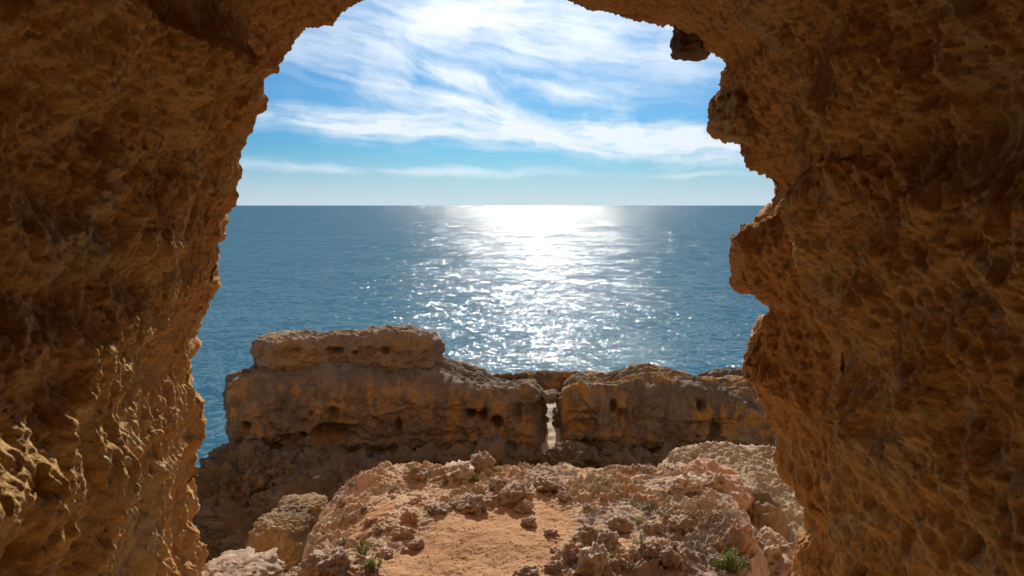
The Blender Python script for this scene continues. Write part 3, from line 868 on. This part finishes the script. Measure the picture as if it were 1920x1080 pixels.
# flank of the ledge on the right: reddish hump and its ochre side
fl = link('flank_rock', rock_mesh('flank_rock', (0.55, 0.62, 0.55), 451, STONE_COLS['pink'], 150, 96, 2.5, 0.09, 0.035, 1.5, 0.12), loc=tuple(W(1318, 962, 8.55)), label='red rounded rock flank rising along the right edge of the ledge', cat='rock')
link('lower_flank', rock_mesh('lower_flank', (0.34, 0.5, 0.5), 453, M_YELLOW, 110, 70, 2.4, 0.09, 0.03, 1.3, 0.12), fl, loc=tuple(W(1412, 1005, 8.3) - W(1318, 962, 8.55)))

# ------------------------------------------------------------------ stones lying on the ledge
STONES = {}
for cname, cm in STONE_COLS.items():
    STONES[cname] = [rock_mesh('stone', (1.0, 0.9, 0.72 + 0.06 * k), 500 + 11 * k + len(cname), cm, 52, 32, 2.4 + 0.3 * k, 0.22, 0.075, 1.35, 0.36) for k in range(5)]
rnd = random.Random(5)


def stone(px, py, wpx, hk, colr, label, group=None, sink=0.48, name='stone'):
    x, y, z = on_ledge(px, py + 0.25 * wpx * hk)
    r = 0.9 * wpx / 2 / FPX * math.hypot(y, CAMZ - z)
    o = link(name, rnd.choice(STONES[colr]), label=label, cat='stone', group=group, loc=(x, y, z + r * hk * (0.7 - sink)))
    o.scale = (r * rnd.uniform(0.92, 1.06), r * rnd.uniform(0.8, 1.05), r * hk * 1.25)
    o.rotation_euler = (rnd.uniform(-0.25, 0.25), rnd.uniform(-0.25, 0.25), rnd.uniform(0, 6.28))
    return o


for a in [
    (1115, 1055, 60, 0.9, 'pale', 'large pale rounded stone at the bottom edge, right of the sandy path'),
    (1079, 1042, 44, 0.9, 'pink', 'orange-brown stone leaning on the left of the large pale stone'),
    (1140, 1012, 46, 0.9, 'grey', 'knobbly grey stone above and right of the large pale stone'),
    (1104, 1004, 50, 0.8, 'grey', 'broad brown-grey stone just above the large pale stone'),
    (1213, 1036, 38, 1.0, 'grey', 'round grey stone between the large pale stone and the bright green shrub'),
    (1256, 1044, 36, 0.9, 'grey', 'dark grey stone close to the left of the bright green shrub'),
    (982, 950, 36, 0.7, 'grey', 'grey-brown stone at the head of the sandy path'),
    (991, 980, 28, 0.6, 'pink', 'low brown stone lying on the sand below the head of the path'),
    (1034, 1000, 25, 0.7, 'pink', 'small brown stone alone on the right side of the sand'),
    (1039, 1033, 22, 0.6, 'pink', 'small pinkish stone on the sand left of the orange-brown stone'),
    (1034, 906, 58, 0.5, 'grey', 'long low dark stone behind the head of the sandy path'),
    (962, 932, 62, 0.6, 'grey', 'dark jagged stone in the grey rubble band behind the sand'),
    (938, 908, 42, 0.7, 'grey', 'dark stone on the left top of the grey rubble band'),
    (979, 914, 27, 0.7, 'grey', 'small dark stone touching the right end of the rubble band'),
    (1058, 932, 32, 0.7, 'grey', 'brown stone on the right bank of the path near its head'),
    (1161, 984, 42, 0.7, 'grey', 'dark stone above the small sandy pocket on the right'),
    (1278, 984, 48, 0.7, 'grey', 'dark grey stone below the dry brown shrub'),
    (1226, 992, 38, 0.7, 'grey', 'dark stone left of and below the dry brown shrub'),
    (1037, 1064, 32, 0.8, 'grey', 'grey-brown stone at the bottom edge, left of the large pale stone'),
    (986, 1074, 40, 0.6, 'grey', 'brown stone cut by the bottom edge of the photo on the sand'),
    (780, 1020, 28, 0.6, 'pink', 'brown stone on the left edge of the sand'),
    (766, 972, 28, 1.1, 'pink', 'upright tilted pinkish stone left of the sand'),
    (757, 1000, 36, 0.6, 'pink', 'flat brownish stone below the upright tilted pinkish stone'),
    (722, 1038, 32, 0.6, 'pink', 'brown stone right of the two left green tufts'),
    (660, 970, 18, 0.8, 'grey', 'small brown stone on the left slope below the grey-green cushion'),
    (691, 979, 18, 0.8, 'grey', 'small brown stone in the middle of the left slope'),
    (612, 1058, 84, 0.6, 'grey', 'wide dark crusty stone at the bottom left of the ledge'),
    (879, 945, 60, 0.45, 'grey', 'long dark stone at the left end of the grey rubble band'),
    (826, 955, 40, 0.5, 'grey', 'low dark stone at the tip of the rubble band beside a dark tuft'),
    (869, 866, 40, 0.9, 'grey', 'round grey stone on the far lip, left of a matching pair'),
    (904, 867, 42, 0.9, 'grey', 'round grey stone on the far lip, right of a matching pair'),
    (860, 885, 70, 0.5, 'pale', 'pale flat stone in front of the two round grey stones'),
    (779, 890, 40, 0.9, 'grey', 'grey-brown round stone below the yellow-green sprig on the far lip'),
    (1440, 1076, 52, 0.7, 'pale', 'pale stone in the shade at the bottom right'),
    (1290, 908, 70, 0.6, 'pale', 'pale crusty stone on the red flank behind the dry shrub'),
    (1345, 905, 50, 0.9, 'grey', 'grey lichened stone on the right edge behind the dry shrub'),
    (1385, 925, 44, 1.1, 'grey', 'tall grey stone at the right rim of the ledge'),
    (1385, 1010, 46, 1.6, 'pink', 'steep brown stone at the right rim above the bright green shrub'),
]:
    stone(*a)

# filler rubble by zone; each is described from the nearest landmark
MARKS = [(1115, 1055, 'large pale stone'), (1368, 1053, 'bright green shrub'), (1325, 950, 'dry brown shrub'), (1213, 1036, 'round grey stone near the shrub'),
         (982, 950, 'stone at the path head'), (886, 866, 'two round grey stones'), (1115, 902, 'flat grey-green cushion'), (690, 1040, 'two green tufts'),
         (766, 972, 'upright tilted pinkish stone'), (612, 1058, 'wide dark crusty stone'), (1175, 1010, 'small sandy pocket'), (1034, 906, 'long low dark stone'),
         (1385, 925, 'tall grey rim stone'), (640, 962, 'left grey-green cushion'), (779, 890, 'yellow-green sprig stone'), (1290, 908, 'pale crusty flank stone'),
         (1222, 948, 'dull green low plant'), (879, 945, 'long dark stone of the rubble band'), (691, 979, 'middle of the left slope')]
ORD = ['nearest', 'second', 'third', 'fourth', 'fifth', 'sixth', 'seventh', 'eighth', 'ninth', 'tenth', 'eleventh', 'twelfth', 'thirteenth', 'fourteenth', 'fifteenth', 'sixteenth']
CW = dict(grey='grey-brown', pink='pinkish', pale='pale')
zones = [('rubble right of the path', [(1090, 930), (1380, 930), (1370, 1070), (1150, 1070)], 24, 'grey', 'pink'),
         ('stones on the far lip', [(640, 880), (1240, 878), (1230, 905), (640, 915)], 12, 'pink', 'pale'),
         ('stones on the left slope', [(620, 940), (830, 930), (760, 1000), (580, 1075), (570, 1010)], 14, 'pink', 'grey'),
         ('stones of the rubble band', [(830, 950), (900, 925), (1060, 905), (1060, 925), (960, 945)], 8, 'grey', 'grey')]
filler = []
for grp, poly, n, ca, cb in zones:
    xs_, ys_ = [p[0] for p in poly], [p[1] for p in poly]
    k = 0
    while k < n:
        px, py = rnd.uniform(min(xs_), max(xs_)), rnd.uniform(min(ys_), max(ys_))
        if seg_dist(np.array([px]), np.array([py]), poly)[0] < 0: continue
        k += 1
        cc = rnd.choice((ca, ca, cb))
        mx_, my_, mn = min(MARKS, key=lambda m_: math.hypot(m_[0] - px, (m_[1] - py) * 1.6))
        ddx, ddy = px - mx_, (py - my_) * 1.6
        side = ('right of' if ddx > 0 else 'left of') if abs(ddx) > abs(ddy) else ('in front of' if ddy > 0 else 'behind')
        filler.append([(cc, side, mn), math.hypot(ddx, ddy), px, py, grp])
filler.sort(key=lambda q: q[1])
seen = {}
for key, dist_, px, py, grp in filler:
    i = seen.get(key, 0); seen[key] = i + 1
    stone(px, py, rnd.uniform(9, 21), rnd.uniform(0.5, 0.9), key[0], '%s small %s stone %s the %s' % (ORD[min(i, 15)], CW[key[0]], key[1], key[2]), grp, 0.6)


# gravel on the sand: too many and small to count
def gravel():
    g = np.random.RandomState(3)
    V, F = [], []
    base = np.array([(1, 0, 0), (-0.5, 0.87, 0), (-0.5, -0.87, 0), (0, 0, 0.5), (0, 0, -0.5)])
    fb = np.array([(0, 1, 3), (1, 2, 3), (2, 0, 3), (1, 0, 4), (2, 1, 4), (0, 2, 4)])
    n = 0
    while n < 3800:
        px, py = g.uniform(560, 1400), 870 + 215 * g.rand()
        q = onz(px, py, LZ)
        if seg_dist(np.array([q[0]]), np.array([q[1]]), EDGE)[0] < 0.1: continue
        r = 0.003 + 0.009 * g.rand() ** 3
        a = g.rand() * 6.28
        B = base * r * (0.7 + 0.6 * g.rand(5, 1)); B = np.stack([B[:, 0] * math.cos(a) - B[:, 1] * math.sin(a), B[:, 0] * math.sin(a) + B[:, 1] * math.cos(a), B[:, 2]], 1)
        V.append(B + np.array([q[0], q[1], ground_z(q[0], q[1]) + r * 0.3])); F.append(fb + 5 * n); n += 1
    return mesh_from('gravel', np.concatenate(V), np.concatenate(F), STONE_COLS['pink'], smooth=False)


link('gravel', gravel(), kind='stuff', label='fine brown gravel scattered over the sandy path and ledge', cat='gravel')


# ------------------------------------------------------------------ plants
def leaf_mat(name, a, b):
    m = bpy.data.materials.new(name); m.use_nodes = True
    t = NT(m.node_tree); bs = t.n['Principled BSDF']
    pos = t.new('ShaderNodeNewGeometry').outputs['Position']
    t.put(bs.inputs['Base Color'], t.ramp(t.noise(pos, 45, 3, 0.6), [(0.35, a), (0.65, b)]))
    bs.inputs['Roughness'].default_value = 0.6
    bs.inputs['Transmission Weight'].default_value = 0.0
    tr = t.new('ShaderNodeBsdfTranslucent'); tr.inputs[0].default_value = (*b, 1)
    mx = t.new('ShaderNodeMixShader'); mx.inputs[0].default_value = 0.35
    out = t.n['Material Output']
    t.l.new(bs.outputs[0], mx.inputs[1]); t.l.new(tr.outputs[0], mx.inputs[2]); t.l.new(mx.outputs[0], out.inputs[0])
    return m


LEAF = dict(green=leaf_mat('fresh_leaf', (0.05, 0.085, 0.018), (0.15, 0.19, 0.035)), dark=leaf_mat('dull_leaf', (0.05, 0.06, 0.025), (0.13, 0.13, 0.05)),
            grey=leaf_mat('grey_leaf', (0.13, 0.12, 0.07), (0.25, 0.22, 0.14)), dry=leaf_mat('dry_twig', (0.14, 0.085, 0.045), (0.33, 0.21, 0.11)),
            yellow=leaf_mat('yellow_leaf', (0.16, 0.15, 0.02), (0.34, 0.30, 0.05)))


def plant(px, py, wpx, hpx, kind, label, n=500, leaf=0.018, slim=0.28):
    x, y, z = on_ledge(px, py + hpx * 0.45)
    k = math.hypot(y, CAMZ - z) / FPX
    rx, h = wpx / 2 * k, hpx * k
    g = np.random.RandomState(int(px * 7 + py))
    root = link('dry_shrub' if kind == 'dry' else 'plant_tuft', None, label=label, cat='shrub' if kind == 'dry' or wpx > 55 else 'plant', loc=(x, y, z))
    # branches
    V, F = [], []; Vs, Fs = [], []
    nb = 26
    tips = []
    for b in range(nb):
        a = g.rand() * 6.28; e = g.rand() ** 0.6
        tip = np.array([math.cos(a) * rx * e, math.sin(a) * rx * e * 0.9, h * (1 - 0.55 * e * e) * g.uniform(0.6, 1.0)])
        st_ = np.array([math.cos(a) * rx * 0.25 * e, math.sin(a) * rx * 0.25 * e, -0.015])
        mid_ = 0.5 * (st_ + tip) + g.normal(size=3) * 0.08 * rx
        tips.append((st_, mid_, tip))
        prev = None
        for q, r in ((st_, 0.0028), (mid_, 0.002), (tip, 0.0008)):
            base = len(Vs)
            for c in range(3):
                Vs.append(q + r * np.array([math.cos(c * 2.09), math.sin(c * 2.09), 0]))
            if prev is not None:
                for c in range(3):
                    Fs.append((prev + c, prev + (c + 1) % 3, base + (c + 1) % 3, base + c))
            prev = base
    for i in range(n):
        st_, mid_, tip = tips[g.randint(nb)]
        f = g.uniform(0.15, 1.0) ** 0.6
        p = (1 - f) ** 2 * st_ + 2 * f * (1 - f) * mid_ + f * f * tip + g.normal(size=3) * 0.07 * rx
        p[2] = max(p[2], -0.005)
        dv = g.normal(size=3) * 0.7 + np.array([p[0] / rx * 0.6, p[1] / rx * 0.6, 0.75]); dv /= np.linalg.norm(dv)
        sv = np.cross(dv, g.normal(size=3)); sv /= np.linalg.norm(sv) + 1e-6
        L_ = leaf * g.uniform(0.6, 1.35)
        nn = np.cross(dv, sv)
        base = len(V)
        V += [p, p + dv * L_ * 0.5 + sv * L_ * slim - nn * L_ * 0.06, p + dv * L_, p + dv * L_ * 0.5 - sv * L_ * slim - nn * L_ * 0.06]
        F.append((base, base + 1, base + 2, base + 3))
    link('leaves', mesh_from('leaves', np.array(V), np.array(F), LEAF[kind], smooth=False), root)
    link('stems', mesh_from('stems', np.array(Vs), np.array(Fs), LEAF['dry'], smooth=False), root)
    return root


plant(680, 1026, 36, 28, 'green', 'upper of the two bright green tufts at the bottom left', 420)
plant(700, 1056, 38, 32, 'green', 'lower of the two bright green tufts at the bottom left', 420)
plant(1368, 1053, 66, 44, 'green', 'bright green leafy shrub at the bottom right of the ledge', 900, 0.022)
plant(1144, 1044, 24, 16, 'green', 'small green tuft tucked behind the large pale stone', 200, 0.014)
plant(775, 878, 26, 18, 'yellow', 'yellow-green sprig on the far lip left of centre', 200, 0.014)
plant(893, 894, 24, 14, 'yellow', 'small yellow-green sprig in front of the round grey stones', 160, 0.013)
plant(1462, 1066, 30, 20, 'green', 'small green plant in the shade against the right cave wall', 220, 0.016)
plant(1325, 950, 96, 56, 'dry', 'dry brown bushy shrub on the right of the ledge', 2200, 0.016, 0.16)
plant(1115, 902, 92, 22, 'grey', 'flat grey-green cushion plant behind the right rubble', 1500, 0.012)
plant(1222, 948, 50, 22, 'dark', 'dull green low plant left of the dry brown shrub', 420, 0.014)
plant(1270, 916, 24, 16, 'green', 'small green sprig beside the pale crusty stone', 180, 0.013)
plant(1268, 940, 30, 16, 'green', 'small green plant just left of the dry shrub top', 200, 0.013)
plant(640, 962, 60, 20, 'grey', 'grey-green cushion on the left slope', 600, 0.012)
plant(806, 955, 24, 16, 'dark', 'dark green tuft at the left tip of the rubble band', 220, 0.013)
plant(1200, 975, 26, 14, 'yellow', 'yellow-green patch left of and below the dry shrub', 200, 0.012)
plant(680, 953, 30, 10, 'dark', 'thin dark green mat above the small stones of the left slope', 200, 0.011)
plant(1078, 1008, 18, 10, 'dark', 'tiny dark green tuft left of the broad brown-grey stone', 120, 0.011)

link('gully_rock', rock_mesh('gully_rock', (0.34, 0.5, 0.34), 471, STONE_COLS['grey'], 110, 70, 2.4, 0.2, 0.08, 1.6, 0.25), loc=tuple(W(1428, 1068, 7.4)),
     label='dark crusty rock in the shaded corner below the right cave wall', cat='rock')

for (px, py, wp, hp, kd, lab) in [
    (1165, 930, 44, 14, 'dark', 'low dull green mat behind the small sandy pocket'),
    (1190, 905, 40, 12, 'grey', 'grey-green mat right of the flat grey-green cushion'),
    (1250, 1000, 46, 18, 'dry', 'low dry brown scrub between the dark stones on the right'),
    (1305, 1015, 50, 22, 'dark', 'dull green scrub above the bright green shrub'),
    (1345, 1000, 40, 20, 'dry', 'dry brown scrub at the right rim below the larger dry shrub'),
    (1180, 1060, 36, 16, 'dark', 'dull green scrub at the bottom right of the large pale stone'),
    (1070, 885, 36, 10, 'grey', 'small grey-green mat on the far lip left of the cushion'),
    (980, 884, 34, 10, 'dry', 'dry brown mat on the far lip behind the path head'),
    (830, 905, 40, 12, 'grey', 'grey-green mat on the left part of the far lip'),
    (735, 915, 36, 12, 'dry', 'dry brown mat on the left far slope'),
    (590, 1010, 34, 12, 'dark', 'dark green mat on the left shoulder of the ledge'),
    (905, 925, 50, 14, 'dark', 'dark green scrub growing over the top of the rubble band'),
    (1290, 1060, 40, 16, 'dry', 'dry brown scrub left of the bright green shrub'),
    (1405, 1040, 30, 18, 'dark', 'dark green scrub right of the bright green shrub')]:
    plant(px, py, wp, hp, kd, lab, int(10 * wp), 0.012, 0.2)

link('low_rock', rock_mesh('low_rock', (0.34, 0.42, 0.13), 481, STONE_COLS['grey'], 120, 70, 2.6, 0.16, 0.06, 1.5, 0.2), loc=tuple(W(447, 1088, 6.2)),
     label='low brownish crusty rock at the bottom beside the left cave wall', cat='rock')
for (px, py, wp, hp, kd, lab) in [
    (1150, 885, 34, 12, 'dry', 'dry brown scrub on the far lip right of centre'),
    (1215, 885, 30, 12, 'dark', 'dull green scrub where the far lip meets the red flank'),
    (930, 885, 26, 12, 'dark', 'dull green scrub on the far lip just right of the round grey stones'),
    (800, 885, 30, 12, 'grey', 'grey scrub on the far lip beside the grey-brown round stone'),
    (660, 905, 34, 12, 'grey', 'grey-green mat on the upper left shoulder of the ledge'),
    (1110, 955, 44, 14, 'dry', 'dry brown mat on the right bank of the path'),
    (1200, 1010, 40, 16, 'grey', 'grey-green scrub right of the small sandy pocket'),
    (1345, 1025, 44, 20, 'dry', 'dry brown scrub directly above the bright green shrub'),
    (1260, 970, 50, 18, 'dark', 'dark green scrub at the foot of the dry brown shrub'),
    (1375, 965, 36, 20, 'dry', 'dry brown scrub at the rim right of the dry brown shrub'),
    (640, 1015, 40, 12, 'grey', 'grey-green mat left of the two green tufts')]:
    plant(px, py, wp, hp, kd, lab, int(13 * wp), 0.013, 0.2)
